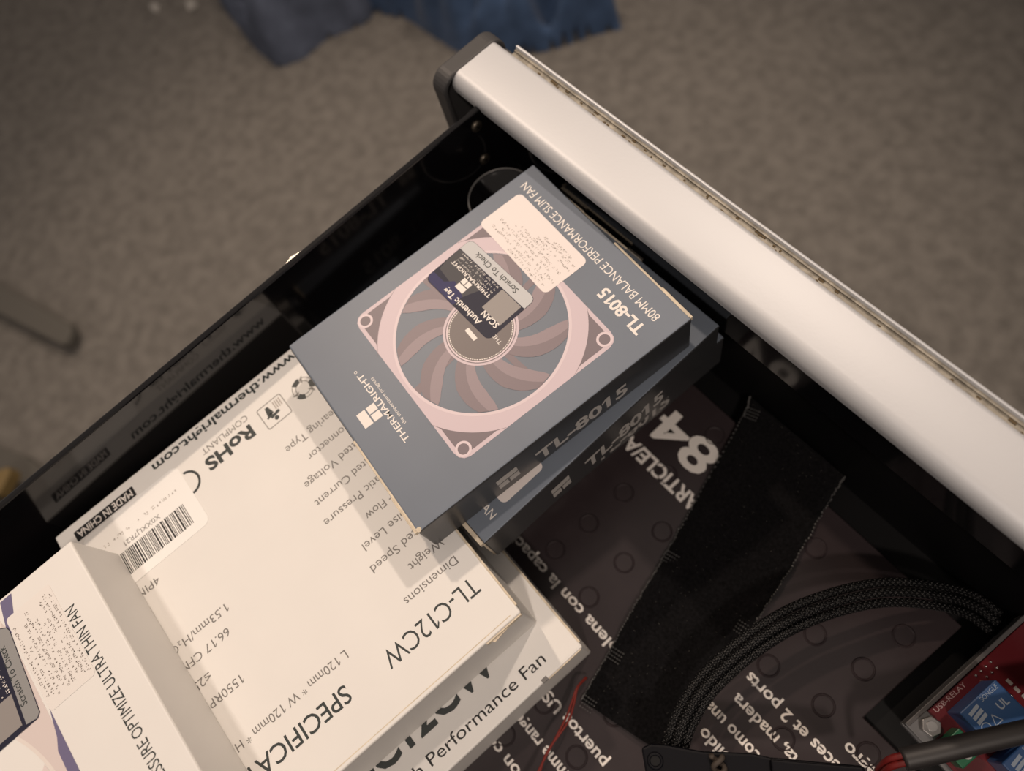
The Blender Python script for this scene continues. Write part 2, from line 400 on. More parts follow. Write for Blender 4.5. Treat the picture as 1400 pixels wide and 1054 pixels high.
def grey_box(name, label, loc, rz, H, su=0, sv=0):
    t = thing(name, label, 'box', loc, rz, 'grey fan boxes')
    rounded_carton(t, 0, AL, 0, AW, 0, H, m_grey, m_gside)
    z = H + .04; V, NU = (0, 1, 0), (-1, 0, 0)
    F = fan_print(t, 58.8, 45.8, 33.9, 35.7, 31.6, z, 9, .197, 13.9, 4.2, (m_pink, m_pink2, m_mauve, m_blade, m_blade2, mat('hub_print', (.135, .115, .115), .45)))
    text('80MM BALANCE PERFORMANCE SLIM FAN', t, (109.2, 7.6, z), V, NU, 3.3, m_cream, 77.2)
    text('TL-8015', t, (102.6, 7.6, z), V, NU, 4.3, m_cream, 21.6, bold=.03)
    text('THERMALRIGHT', t, (16.0, 28.6, z), V, NU, 2.25, m_cream, 32.6, bold=.014)
    text('the temperature progress', t, (18.3, 34.5, z), V, NU, 1.3, m_cream, 22.6)
    build('registered_mark', MB().ring(14.3, 62.8, z, .35, .6, 16), m_cream, t)
    logo_print(t, (13.2, 42.2, z), V, NU, 6.4, 7.6, m_cream)
    text('THE', F, (61.8, 36.6, z + .14), V, NU, 1.5, m_cream, 4.3)
    # price sticker
    s = build('price_sticker', MB().prism(rrect(84.6+su, 104.4+su, 41.4+sv, 82.6+sv, 2.2), H + .02, H + .14), m_sticker, t)
    for k, (a, b0, b1) in enumerate(((86.7, 44, 66), (88.6, 46.5, 78), (90.4, 43, 74), (92.4, 48, 79), (94.3, 44.5, 72), (96.0, 52, 70), (97.6, 43, 62), (99.6, 43, 60), (101.2, 46, 57))):
        marks(s, (a+su, b0+sv, H + .16), V, NU, b1-b0, 1.15, m_faint, 4, fill=.85)
    # authentication tag, stuck on a little askew
    tg = build('authentic_tag', MB().prism(rrect(-11.4, 11.4, -18.5, 18.5, 2.4), H + .16, H + .22), m_navy, t)
    tg.location = (68.3*MM, 59.7*MM, 0); tg.rotation_euler = (0, 0, math.radians(4.4)); zz = H + .25
    strip = [(5.9, -18.4)] + [p for p in rrect(-11.3, 11.3, -18.4, 18.4, 2.4) if p[0] > 5.9 and p[1] < 0] + [p for p in rrect(-11.3, 11.3, -18.4, 18.4, 2.4) if p[0] > 5.9 and p[1] >= 0] + [(5.9, 18.4)]
    lo = sorted([p for p in strip[1:-1] if p[1] < 0], key=lambda p: math.atan2(p[1]+16, p[0]-8.9)); hi = sorted([p for p in strip[1:-1] if p[1] >= 0], key=lambda p: math.atan2(p[1]-16, p[0]-8.9))
    build('scratch_strip', MB().prism([strip[0]] + lo + hi + [strip[-1]], H + .20, zz), m_foil, tg)
    text('Scratch To Check', tg, (9.7, -11.2, zz+.01), V, NU, 2.2, m_ink, 23.4, bold=.015)
    build('foil_sheen', MB().prism([(-7.0, 2), (-5.0, 17.6), (-1.0, 18.2), (5.6, 18.2), (5.6, 4), (0, -1)], H + .20, zz-.02), mat('smoke_foil', (.070, .070, .078), .5, spec=.25), tg)
    build('foil_sheen', MB().prism([(-11.2, 2), (-6.5, 2), (-4.4, 9), (-7.4, 12), (-7.4, 18.2), (-10, 18.2), (-11.2, 16)], H + .20, zz-.015), m_navy2, tg)
    text('Authentic Tag', tg, (-8.0, -11.0, zz+.02), V, NU, 2.3, m_cream, 20.4, bold=.02)
    text('SCAN', tg, (-4.4, -16.6, zz), V, NU, 2.2, m_cream, 8.2, bold=.02)
    build('plain_patch', MB().prism(rrect(-4.4, 5.6, -17.0, -6.6, .2, 1), H + .20, zz-.005), m_patch, tg)
    text('THERMALRIGHT', tg, (1.0, -5.6, zz), V, NU, 1.4, m_cream, 22.0, bold=.02)
    logo_print(tg, (-.9, 3.0, zz), V, NU, 4.4, 5.0, m_cream)
    for pz in (2.3, 3.9, 5.4): marks(tg, (pz, -5, zz), V, NU, 21, .8, m_cream, 5, fill=.7)
    build('white_bar', MB().prism(rrect(54.3, 56.0, 43.8, 49.4, .2, 1), zz, zz+.02), m_cream, t)
    # both long sides carry the model number and the mark
    zt = H*.5 - 5.0
    for b_, d in ((-.04, 1), (AW+.04, -1)):
        a0 = 46.5 if d > 0 else AL-46.5; a1 = 30.0 if d > 0 else AL-30.0
        text('TL-8015', t, (a0, b_, H*.16), (d, 0, 0), (0, 0, 1), H*.37, m_tan, 40.5, bold=.03)
        logo_print(t, (a1, b_, H*.25), (d, 0, 0), (0, 0, 1), 8.7, H*.40, m_tan)
    # tuck flap ends: raw board shows along the top edges
    for x, d in ((AL, 1), (0, -1)):
        mb = MB(); mb.box(min(x-.35*d, x+.55*d), max(x-.35*d, x+.55*d), 1.2, AW*.46, H-1.5, H-.05)
        mb.box(min(x-.2*d, x+1.0*d), max(x-.2*d, x+1.0*d), .6, 16, H-2.6, H-.25)
        bevel(build('tuck_flap_edge', mb, m_raw, t), .25)
        build('tuck_flap', MB().box(min(x, x+.3*d), max(x, x+.3*d), 1.5, AW-1.5, 1.0, H-1.6), m_gside, t)
    if su:                                                     # burst end: pale board folds stand out at the corner
        bevel(build('torn_flap', MB().box(AL-.2, AL+.9, AW-22, AW-11, H-2.2, H-.3).box(AL-.2, AL+1.6, AW-11.5, AW-.8, H-3.6, H-.9).box(AL-.2, AL+.8, AW-3.5, AW-.6, 1.5, H-3.4), m_raw, t), .3)
    build('worn_corner', MB().disc(.9, .9, H + .03, .9, 12), m_raw, t)
    return t
A_T = math.radians(85.366)
boxA = grey_box('grey_fan_box', 'topmost grey fan box with pink fan picture, price sticker and dark tag', (111.8, -122.3, 72.75), A_T, 22.0)
HB = 24.2
boxB = grey_box('grey_fan_box', 'second grey fan box, directly under the one with the pink fan showing', (123.2-AW, 6.9, 48.55), math.radians(-90.0), HB, -2.2, 1.4)
def place(o, x, y, z, deg): o.location = (x*MM, y*MM, z*MM); o.rotation_euler = (0, 0, math.radians(deg))
# copies turned end for end: origin is the far left corner
boxC = copy_tree(boxB); boxC['label'] = 'third grey fan box, jutting forward beneath the second one under the silver rail'
place(boxC, 31.4, 18.0, 24.3, -92.6)
boxD = copy_tree(boxB); boxD['label'] = 'lowest grey fan box of the stack, in deep shade on the brown carton'
place(boxD, 20.0, 6.0, .05, -90.0)

# ------------------------------------------------------------------ white fan boxes
WL, WW, WH = 122.4, 141.0, 36.35
def white_carton(t, x0, x1, y0, y1, H):
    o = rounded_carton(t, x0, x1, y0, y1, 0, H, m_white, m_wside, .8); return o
U, V = (1, 0, 0), (0, 1, 0)
W1 = thing('white_fan_box', 'white fan box with specification print and barcode sticker under the grey boxes', 'box', (149.0, -114.9, WH+.02), -1.6051, 'white fan boxes')
white_carton(W1, 0, WL, -WW, 0, WH); z = WH + .05
build('lid_seam', MB().box(3.5, WL-3, -1.75, -1.45, WH-.02, WH+.06), m_raw, W1)
ks = 22.6/10.6
def wt(s, a, b_, cap, length=None, m=m_ink2, bold=0.0, xs=1.0, par=None, zz=None):
    return text(s, par or W1, (a, b_ - 1.1, zz or z), U, V, cap, m, length, xs, bold)
wt('TL-C12CW', 5.8, -19.6, 6.4, 39.6, m_ink, -.004)
wt('SPECIFICATIONS', 61.0, -20.2, 6.0, 62, m_ink, .006)
rows = [('Dimensions', -29.0), ('Weight', -37.4), ('Rated Speed', -46.0), ('Noise Level', -54.4), ('Air Flow', -62.8), ('Static Pressure', -71.4), ('Rated Current', -79.8), ('Rated Voltage', -88.4), ('Connector', -96.8), ('Bearing Type', -105.4)]
for s, b_ in rows:
    wt(s, 6.0, b_, 3.1, {'Dimensions': 22.8, 'Weight': 14.6, 'Rated Speed': 25.6, 'Noise Level': 23.4, 'Air Flow': 16.2, 'Static Pressure': 29.4, 'Rated Current': 28.0, 'Rated Voltage': 27.4, 'Connector': 20.4, 'Bearing Type': 25.4}[s])
wt('L 120mm * W 120mm * H', 54.6, -29.2, 3.1, 47.0)
for s, a, b_, ln in (('1550RPM', 88.0, -47.0, 17.6), ('≤25.6', 97.0, -55.4, 10.5), ('66.17 CFM', 84.0, -63.8, 20.8), ('4PIN', 96.0, -97.8, 9.6), ('1', 103.6, -88.4, 1.0)):
    wt(s, a, b_, 3.1, ln)
wt('1.53mm/H', 80.0, -71.4, 3.1, 19.6); wt('2', 100.3, -71.6, 1.7, 1.2); wt('O', 102.0, -71.4, 3.1, 3.2)
wt('www.thermalright.com', 6.8, -137.6, 3.8, 70.2, m_ink, .02)
wt('RoHS', 37.0, -123.8, 5.4, 22.4, m_ink, .035)
wt('COMPLIANT', 36.2, -128.6, 2.7, 21.8, m_ink2, .0)
build('certification_arc', MB().ring(68.8, -121.6, z, 4.3, 5.3, 40, math.radians(80), math.radians(265)), m_ink, W1)
# crossed-out waste bin pictogram in a rounded frame
pf = MB(); o_ = rrect(20.6, 32.2, -127.6, -117.0, .9, 4); i_ = rrect(20.95, 31.85, -127.25, -117.35, .7, 4)
pf.strip([(x, y, z) for x, y in o_ + [o_[0]]], [(x, y, z) for x, y in i_ + [i_[0]]]); P_ = build('pictogram_frame', pf, m_ink2, W1)
pm = MB(); pm.disc(26.9, -119.4, z, .95, 16)
pm.face([(24.2, -121.0, z), (28.6, -120.2, z), (28.9, -121.4, z), (24.6, -122.2, z)]); pm.face([(27.2, -121.8, z), (30.0, -121.0, z), (30.3, -121.7, z), (27.8, -122.8, z)])
pm.face([(26.6, -122.2, z), (29.6, -122.2, z), (28.9, -126.0, z), (27.6, -126.0, z)]); build('pictogram_figure', pm, m_ink, P_)
pl = MB()
for k in range(4): pl.face([(22.0 + k*.95, -122.6, z), (22.45 + k*.95, -122.6, z), (22.45 + k*.95 - .1, -126.3, z), (22.0 + k*.95 - .1, -126.3, z)])
build('pictogram_lines', pl, m_faint, P_)
# recycling loop of three bent arrows
for q in range(3):
    a = math.radians(120*q + 25); mb = MB(); cx, cy = 12.0, -122.4
    mb.ring(cx, cy, z, 2.7, 4.9, 8, a, a + .85)
    R0 = build('recycling_arrow', mb, m_ink, W1)
    h = MB().ring(cx, cy, z, 2.9, 3.2, 8, a + .9, a + 1.75).ring(cx, cy, z, 4.4, 4.7, 8, a + .9, a + 1.75)
    t1 = a + 1.75; h.face([(cx + 2.0*math.cos(t1), cy + 2.0*math.sin(t1), z), (cx + 5.6*math.cos(t1), cy + 5.6*math.sin(t1), z), (cx + 3.9*math.cos(t1+.32), cy + 3.9*math.sin(t1+.32), z)])
    build('arrow_head', h, m_ink2, R0)
mc = build('origin_bar', MB().prism(rrect(87.4, 115.2, -137.0, -132.4, .4, 2), WH+.01, WH+.05), m_black_ink, W1)
wt('MADE IN CHINA', 88.6, -135.1, 3.0, 25.4, m_cream, .02, par=mc, zz=WH+.07)
bs = build('barcode_sticker', MB().prism(rrect(69.0, 114, -131.6, -102.4, 3.0), WH+.06, WH+.16), m_sticker2, W1); zz = WH + .18
bar = MB(); x = 74.6
while x < 106:
    w = random.choice((.25, .3, .45, .7)); bar.face([(x, -116.0, zz), (x+w, -116.0, zz), (x+w, -106.4, zz), (x, -106.4, zz)]); x += w + random.choice((.25, .3, .4, .6))
build('barcode', bar, m_black_ink, bs)
text('X0XXLJ7R21', bs, (84, -119.4, zz), U, V, 2.0, m_ink2, 16.5)
marks(bs, (74, -123.6, zz), U, V, 34, 1.5, m_faint, 5, fill=.7)
# torn tuck flap on the near corner
fl_ = MB().box(-.55, .25, -62, -3.0, WH-1.6, WH-.1).box(.4, 15.5, -.1, .5, WH-3.2, WH-.6)
bevel(build('tuck_flap_edge', fl_, m_raw, W1), .2)
bevel(fixn(build('torn_flap', MB().prism([(1.0, -.2), (14, -.1), (13.0, 1.5), (9.0, 1.0), (3.0, .4)], WH-2.0, WH-1.4), m_raw, W1)), .15)
build('flap_slot', MB().box(-.05, .35, -70, -2, WH-3.2, WH-2.6), m_ink2, W1)

W2 = thing('white_fan_box', 'lower white fan box whose printed front edge peeks out below the specification box', 'box', (166.8, -108.3, 0.02), -1.5919, 'white fan boxes')
white_carton(W2, 0, WL, -WW, 0, WH-.04)
RU, RV = (-1, 0, 0), (0, -1, 0)
text('TL-C12CW', W2, (109.5, -15.2, WH+.02), RU, RV, 11.0, m_ink, 81.0, bold=.025)
text('High Performance Fan', W2, (86.5, -5.0, WH+.02), RU, RV, 4.4, m_black_ink, 73.0)
bevel(build('tuck_flap_edge', MB().box(-.5, .3, -60, -2.0, WH-1.6, WH-.1).box(1.0, 17, -.2, .35, WH-2.0, WH-.5), m_raw, W2), .2)
build('flap_slot', MB().box(17.0, 19.5, -1.4, .1, WH-1.6, WH+.04), m_ink2, W2)
build('end_flap_panel', MB().prism([(.6, -26), (.6, -1.0), (12.5, -1.0), (9.0, -6), (6.5, -14), (5.4, -26)], WH-.02, WH+.03), m_white, W2)

W3 = thing('white_fan_box', 'white ultra thin fan box in the near left corner, lying on the specification box', 'box', (28.5, -214.9, 2*WH+.05), math.radians(-.6), 'white fan boxes')
H3 = 26.2
white_carton(W3, 0, WW, -WL, 0, H3); z3 = H3 + .05
text('HIGH STATIC PRESSURE OPTIMIZE ULTRA THIN FAN', W3, (118.0, -9.0, z3), (-1, 0, 0), (0, -1, 0), 3.9, m_ink, 97.5, bold=0)
F3 = fan_print(W3, 70.5, -92.0, 66.0, 60.0, 54.0, z3, 7, .35, 24, 5.0, (mat('cream_pink_print', (.66, .58, .56), .45), mat('cream_print', (.74, .68, .64), .45), mat('pale_mauve_print', (.50, .43, .46), .45), mat('pale_blade_print', (.62, .52, .52), .45), mat('pale_blade_light', (.70, .62, .60), .45), mat('pale_hub_print', (.6, .55, .53), .45)))
build('lilac_stripe', MB().face([(1.2, -25.5, z3+.02), (13.8, -29.6, z3+.02), (13.2, -32.6, z3+.02), (1.2, -30.2, z3+.02)]), m_lilac, W3)
build('lilac_stripe', MB().face([(44.5, -31.0, z3+.02), (110, -31.4, z3+.02), (110, -35.2, z3+.02), (58, -34.4, z3+.02), (54, -32.8, z3+.02)]), m_lilac, W3)
st = build('info_sticker', MB().prism(rrect(8.0, 46.0, -31.0, -13.2, 1.4), H3+.06, H3+.14), mat('warm_white_sticker', (.765, .735, .705), .5), W3)
for k in range(9): marks(st, (44.0 - random.uniform(0, 4), -14.0 - k*1.9, H3+.16), (-1, 0, 0), (0, -1, 0), random.uniform(20, 33), 1.2, mat('pale_ink', (.22, .19, .17), .6), 4)
tg = build('authentic_tag', MB().prism([(44.6, -35.4), (44.8, -66), (9.5, -66), (9.2, -34.0), (10.8, -31.6), (12.4, -31.2), (43.4, -34.0)], H3+.15, H3+.23), m_navy, W3); zz = H3+.26
build('scratch_strip', MB().prism([(43.6, -39.4), (44.4, -35.6), (43.2, -34.2), (12.4, -31.4), (10.9, -31.9), (9.5, -34.0), (9.5, -36.2)], H3+.235, zz), mat('dull_foil', (.27, .27, .27), .5), tg)
text('Scratch To Check', tg, (38.0, -36.2, zz+.01), (-1, .06, 0), (-.06, -1, 0), 2.3, m_ink, 22.5, bold=.01)
build('plain_patch', MB().prism([(42.8, -40.6), (42.8, -51.5), (31.5, -50.5), (31.5, -39.6)], zz-.01, zz), m_patch, tg)
for k in range(5): marks(tg, (30.6, -39.6 - k*2.4, zz+.01), (-1, 0, 0), (0, -1, 0), 18, 1.3, m_cream, 5)

# ------------------------------------------------------------------ black strap
Lp = smoothpath([(136.5, 17.5, 0), (141, 7.3, 0), (153.3, -36.4, 0), (160.1, -60.7, 0), (165.6, -81.1, 0), (172.2, -105.0, 0), (177.5, -124.0, 0)], 10)
Rp = smoothpath([(187.5, 17.5, 0), (190.1, 5.5, 0), (197.1, -23.4, 0), (201.9, -47.9, 0), (206.6, -69.5, 0), (211.5, -98, 0), (213.5, -113.0, 0)], 10)
m_velvet = mat('black_velvet', (.0042, .0040, .0046), .95, spec=.10, sheen=.05, noise=(900, .7), bump=(1400, .9))
st_ = thing('fabric_strap', 'wide black velvety fabric strap lying across the brown carton', 'strap')
mb = MB(); n = len(Lp); K = 12
def strap_z(i, k): return 1.6 + 1.1*math.sin(i*.19 + k*.25) + .6*math.sin(i*.07 - k*.4) + (2.2*(1-(i/(n*.15)))**2 if i < n*.15 else 0)
for h in (0, -1.1):
    for i in range(n):
        for k in range(K+1):
            p = Lp[i].lerp(Rp[i], k/K); mb.v.append((p.x, p.y, max(.75, strap_z(i, k)) + (h if h == 0 else -1.0) + .5))
def gi(i, k, s): return s*n*(K+1) + i*(K+1) + k
for i in range(n-1):
    for k in range(K):
        mb.f.append((gi(i,k,0), gi(i,k+1,0), gi(i+1,k+1,0), gi(i+1,k,0))); mb.f.append((gi(i+1,k,1), gi(i+1,k+1,1), gi(i,k+1,1), gi(i,k,1)))
    mb.f.append((gi(i,0,0), gi(i+1,0,0), gi(i+1,0,1), gi(i,0,1))); mb.f.append((gi(i+1,K,0), gi(i,K,0), gi(i,K,1), gi(i+1,K,1)))
for k in range(K):
    mb.f.append((gi(0,k+1,0), gi(0,k,0), gi(0,k,1), gi(0,k+1,1))); mb.f.append((gi(n-1,k,0), gi(n-1,k+1,0), gi(n-1,k+1,1), gi(n-1,k,1)))
fixn(build('strap_band', mb, m_velvet, st_, True))
m_thread = mat('black_nylon_thread', (.09, .088, .085), .3, spec=.8)
def bead(mb, c, r, d):
    d = Vector(d).normalized(); s = d.cross(Vector((0, 0, 1))); u = Vector((0, 0, 1)); c = Vector(c); b_ = len(mb.v)
    mb.v += [tuple(c + d*r*1.6), tuple(c - d*r*1.6)] + [tuple(c + (s*math.cos(a) + u*math.sin(a))*r) for a in (0, 1.2566, 2.5133, 3.7699, 5.0265)]
    for k in range(5): k2 = (k+1) % 5; mb.f += [(b_, b_+2+k, b_+2+k2), (b_+1, b_+2+k2, b_+2+k)]
for side, path, kk in (('a', Lp, 0), ('b', Rp, K)):
    sm = MB()
    for i in range(n-1):
        for q in range(2):
            p = path[i].lerp(path[i+1], q/2); d = path[i+1] - path[i]
            bead(sm, (p.x + random.uniform(-.3, .3), p.y, max(.75, strap_z(i, kk)) + .55), random.uniform(.28, .5), d)
    e = build('selvage_stitching', sm, m_thread, st_, True); e['kind'] = 'stuff'
for path, i, s in ((Lp, 7, 1), (Lp, 28, 1), (Lp, 48, 1), (Rp, 33, -1), (Rp, 52, -1), (Lp, 58, 1)):
    sm = MB(); i = min(i, n-2); d = path[i+1] - path[i]; d.normalize(); w = Vector((-d.y, d.x, 0)); w = w if w.x*s > 0 else -w
    for a in range(4):
        for c in range(5):
            p = path[i] + d*(a*1.5) + w*(.8 + c*1.15); bead(sm, (p.x, p.y, max(.75, strap_z(i, 0 if s > 0 else K)) + .75), .33, w)
    build('stitch_bar', sm, m_thread, st_, True)

lint = MB(); rl = random.Random(5)
for q in range(150):
    i = rl.randrange(2, n-2); k = rl.uniform(.5, K-.5); p = Lp[i].lerp(Rp[i], k/K); a = rl.uniform(0, 6.28)
    bead(lint, (p.x, p.y, max(.75, strap_z(i, k)) + .56), rl.uniform(.06, .12), (math.cos(a), math.sin(a), 0))
lo_ = build('lint', lint, mat('pale_lint', (.20, .19, .17), .8), st_); lo_['kind'] = 'stuff'

# ------------------------------------------------------------------ braided cables
m_braid = bpy.data.materials.new('braided_black_sleeve'); m_braid.use_nodes = True
nt = m_braid.node_tree; b = nt.nodes['Principled BSDF']; b.inputs['Roughness'].default_value = .4; b.inputs['Specular IOR Level'].default_value = .3
at = nt.nodes.new('ShaderNodeAttribute'); at.attribute_name = 'UVMap'
def wave(rotz):
    mp = nt.nodes.new('ShaderNodeMapping'); mp.inputs['Rotation'].default_value = (0, 0, rotz); nt.links.new(at.outputs['Vector'], mp.inputs['Vector'])
    w = nt.nodes.new('ShaderNodeTexWave'); w.inputs['Scale'].default_value = .22; nt.links.new(mp.outputs[0], w.inputs['Vector']); return w
wa, wb = wave(.785), wave(-.785)
mu = nt.nodes.new('ShaderNodeMath'); mu.operation = 'MULTIPLY'; nt.links.new(wa.outputs[1], mu.inputs[0]); nt.links.new(wb.outputs[1], mu.inputs[1])
cr = nt.nodes.new('ShaderNodeValToRGB'); cr.color_ramp.elements[0].position = .80; cr.color_ramp.elements[0].color = (.003, .003, .0035, 1); cr.color_ramp.elements[1].position = .99; cr.color_ramp.elements[1].color = (.12, .118, .115, 1)  # pale ramp end paints thread glints into the sleeve colour
nt.links.new(mu.outputs[0], cr.inputs[0]); nt.links.new(cr.outputs[0], b.inputs['Base Color'])
bp = nt.nodes.new('ShaderNodeBump'); bp.inputs['Strength'].default_value = 1; bp.inputs['Distance'].default_value = .0006
nt.links.new(mu.outputs[0], bp.inputs['Height']); nt.links.new(bp.outputs[0], b.inputs['Normal'])
cab = thing('braided_cable', 'bundle of black braided cables arching over the strap', 'cable')
base = [(216, -116, 22), (212.5, -107, 24), (208.5, -98, 25), (205.6, -83.8, 25), (206.4, -63.8, 25), (210.2, -44.9, 25), (217.5, -27.0, 24), (227.0, -11.5, 21), (240.4, 2.0, 16), (251, 9.5, 10), (261, 12, 6)]
for off, dz, spread in ((-3.0, -.8, -1.2), (0, 1.2, 0), (2.9, -.5, 1.0)):
    pts = []
    for i, p in enumerate(base):
        d = Vector(base[min(i+1, len(base)-1)]) - Vector(base[max(i-1, 0)]); d.z = 0; d.normalize(); s = Vector((d.y, -d.x, 0)); k = i/len(base)
        pts.append(Vector(p) + s*(off + spread*k) + Vector((0, 0, dz)))
    pth = smoothpath(pts, 10); seg = 14
    mb = MB().tube(pth, 1.72, seg); o = build('sleeved_strand', mb, m_braid, cab, True)
    uv = o.data.uv_layers.new(name='UVMap'); ln = [0]
    for i in range(1, len(pth)): ln.append(ln[-1] + (pth[i] - pth[i-1]).length)
    for pl_ in o.data.polygons:
        ks_ = [o.data.loops[li].vertex_index for li in pl_.loop_indices]
        wrap = len(ks_) == 4 and max(q % seg for q in ks_) == seg-1 and min(q % seg for q in ks_) == 0
        for li in pl_.loop_indices:
            vi = o.data.loops[li].vertex_index; k = vi % seg
            if wrap and k == 0: k = seg
            uv.data[li].uv = (ln[vi // seg]*1.0, k/seg*14.14)

# ------------------------------------------------------------------ black plastic bracket with a twist tie
m_plas = mat('black_glossy_plastic', (.004, .004, .006), .5, spec=.12)
br = thing('plastic_bracket', 'black plastic bracket with a screw hole at the bottom edge of the photo', 'bracket')
mb = MB().prism([(205.0, -116.6), (206.2, -113.0), (210, -109.2), (219.5, -101.4), (231.0, -89.0), (236, -85.2), (246, -75.5), (257.5, -64.2), (262, -67), (256, -78), (243, -92), (236, -101), (228, -112), (216, -124)], 25, 30)
bevel(fixn(build('bracket_plate', mb, m_plas, br)), .8)
bevel(fixn(build('bracket_rib', MB().prism([(236, -85.8), (257.0, -65.0), (259.5, -66.5), (239.5, -89)], 30, 32.4), m_plas, br)), .6)
seg = 24; hm = MB(); hc = (211.0, -115.7)
for r, zq in ((2.9, 30.02), (2.7, 30.7), (1.9, 30.7), (1.7, 30.05)): hm.v += [(hc[0] + r*math.cos(2*math.pi*k/seg), hc[1] + r*math.sin(2*math.pi*k/seg), zq) for k in range(seg)]
for i in range(3):
    for k in range(seg): k2 = (k+1) % seg; hm.f.append((i*seg+k, i*seg+k2, (i+1)*seg+k2, (i+1)*seg+k))
build('screw_hole_collar', hm, m_plas, br, True); build('screw_hole', MB().disc(hc[0], hc[1], 30.06, 1.75, 24), m_black, br)
tt = thing('twist_tie', 'brown twisted tie wrapped around the black plastic bracket', 'tie', (0, 0, 0))
m_tie = mat('brown_paper_tie', (.045, .034, .026), .7)
for ph in (0, math.pi):
    pth = [Vector((223.5 + q*1.1 + 1.3*math.cos(q*1.1 + ph), -98.5 - q*.75 + 1.3*math.cos(q*1.1+ph), 31.6 + 1.3*math.sin(q*1.1 + ph))) for q in [k*.35 for k in range(36)]]
    build('tie_strand', MB().tube(pth, 1.0, 8), m_tie, tt, True)

# ------------------------------------------------------------------ relay board
m_pcb = mat('red_solder_mask', (.10, .006, .010), .3, spec=.5)
pcbt = thing('relay_board', 'red circuit board with blue relays in the lower right corner', 'circuit board', (262.0, -40.0, 0), math.radians(-3.5))
ZP = 11.0
bevel(build('board', MB().box(1.0, 58, .5, 58, ZP-1.6, ZP), m_pcb, pcbt), .2)
m_acr = mat('clear_acrylic', (.75, .75, .76), .08, trans=.85, spec=.5)
bevel(build('acrylic_base', MB().box(-.8, 60, -.8, 60, ZP-7, ZP-4), mat('smoky_acrylic', (.16, .16, .165), .15), pcbt), .4)
bevel(build('acrylic_edge', MB().box(-1.0, .6, -.5, 60, ZP-4, ZP+1.2), mat('clear_edge', (.10, .095, .095), .35, spec=.3), pcbt), .3)
m_nut = mat('bright_nickel', (.40, .39, .38), .3, metal=.9)
bevel(fixn(build('corner_washer', MB().prism([(-1.0, -.8), (8.5, -.8), (8.8, 5.5), (6.0, 8.6), (-1.0, 8.2)], ZP+.05, ZP+.9), mat('dull_nickel', (.16, .16, .165), .4, metal=.3), pcbt)), .3)
hx = [(4.6 + 3.6*math.cos(math.radians(60*k+12)), 5.0 + 3.6*math.sin(math.radians(60*k+12))) for k in range(6)]
nut = bevel(fixn(build('hex_nut', MB().prism(hx, ZP+.9, ZP+4.0), m_nut, pcbt)), .4)
build('bolt_end', MB().disc(4.6, 5.0, ZP+4.5, 1.7, 20, ZP+3.9), mat('bolt_steel', (.5, .49, .48), .35, metal=1), nut)
m_relay = mat('blue_relay_plastic', (.030, .085, .22), .35)
for k, (x, y) in enumerate(((5.2, 13.2), (23.5, 11.5))):
    r = bevel(build('relay', MB().box(x, x+15.2, y, y+17.5, ZP, ZP+13.5), m_relay, pcbt), .5); zr = ZP + 13.54
    mp_ = mat('pale_blue_print', (.32, .38, .46), .5)
    for q in range(3): build('logo_bar', MB().face([(x+2.0+q*1.7, y+2.0, zr), (x+3.2+q*1.7, y+2.0, zr), (x+2.6+q*1.7, y+6.6, zr), (x+1.4+q*1.7, y+6.6, zr)]), mp_, r)
    text('SONGLE', r, (x+2.2, y+8.6, zr), (0, 1, 0), (-1, 0, 0), 1.5, mp_, 7.6)
    text('UL', r, (x+7.6, y+11.2, zr), (0, 1, 0), (-1, 0, 0), 2.6, mp_, 4.2, bold=.02)
    build('mark_ring', MB().ring(x+8.4, y+3.2, zr, 1.4, 1.75, 24), mp_, r)
    tr = MB()
    for a, c_ in (((x+9.8, y+6.0), (x+6.6, y+7.6)), ((x+6.6, y+7.6), (x+9.8, y+9.2)), ((x+9.8, y+9.2), (x+9.8, y+6.0))):
        d = Vector((c_[0]-a[0], c_[1]-a[1], 0)).normalized(); s = Vector((-d.y, d.x, 0))*.16; A_, B_ = Vector((*a, zr)), Vector((*c_, zr)); tr.face([A_+s, B_+s, B_-s, A_-s])
    build('mark_triangle', tr, mp_, r)
text('USB-RELAY', pcbt, (3.4, 10.5, ZP+.04), (0, 1, 0), (-1, 0, 0), 1.7, mat('white_silk_print', (.42, .30, .30), .5), 15.0)
m_sold = mat('solder', (.70, .68, .66), .25, metal=1)
def pad(x, y, r=.6):
    mb = MB(); sg = 10
    for rr, zq in ((r, ZP), (r*.8, ZP+.5), (r*.3, ZP+.9)): mb.v += [(x + rr*math.cos(2*math.pi*k/sg), y + rr*math.sin(2*math.pi*k/sg), zq) for k in range(sg)]
    for i in range(2):
        for k in range(sg): k2 = (k+1) % sg; mb.f.append((i*sg+k, i*sg+k2, (i+1)*sg+k2, (i+1)*sg+k))
    mb.f.append(tuple(2*sg+k for k in range(sg))); return build('solder_joint', mb, m_sold, pcbt, True)
for i in range(4):
    for j in range(2): pad(3.0 + j*2.6, 30.5 + i*2.5)
for i in range(3): pad(9.4 + i*2.7, 33.6 + i*.4, .75)
for i in range(3): bevel(build('chip_resistor', MB().box(10.2+i*3.2, 12.4+i*3.2, 36.8, 38.1, ZP, ZP+.6), mat('resistor', (.30, .28, .27), .4), pcbt), .1)
bevel(build('terminal_block', MB().box(9.5, 19, 1.8, 10.8, ZP, ZP+8), mat('green_terminal_plastic', (.012, .11, .05), .35), pcbt), .4)
for x in (12.0, 16.6): build('terminal_screw', MB().disc(x, 6.3, ZP+8.3, 1.6, 18, ZP+7.9), m_sold, pcbt)

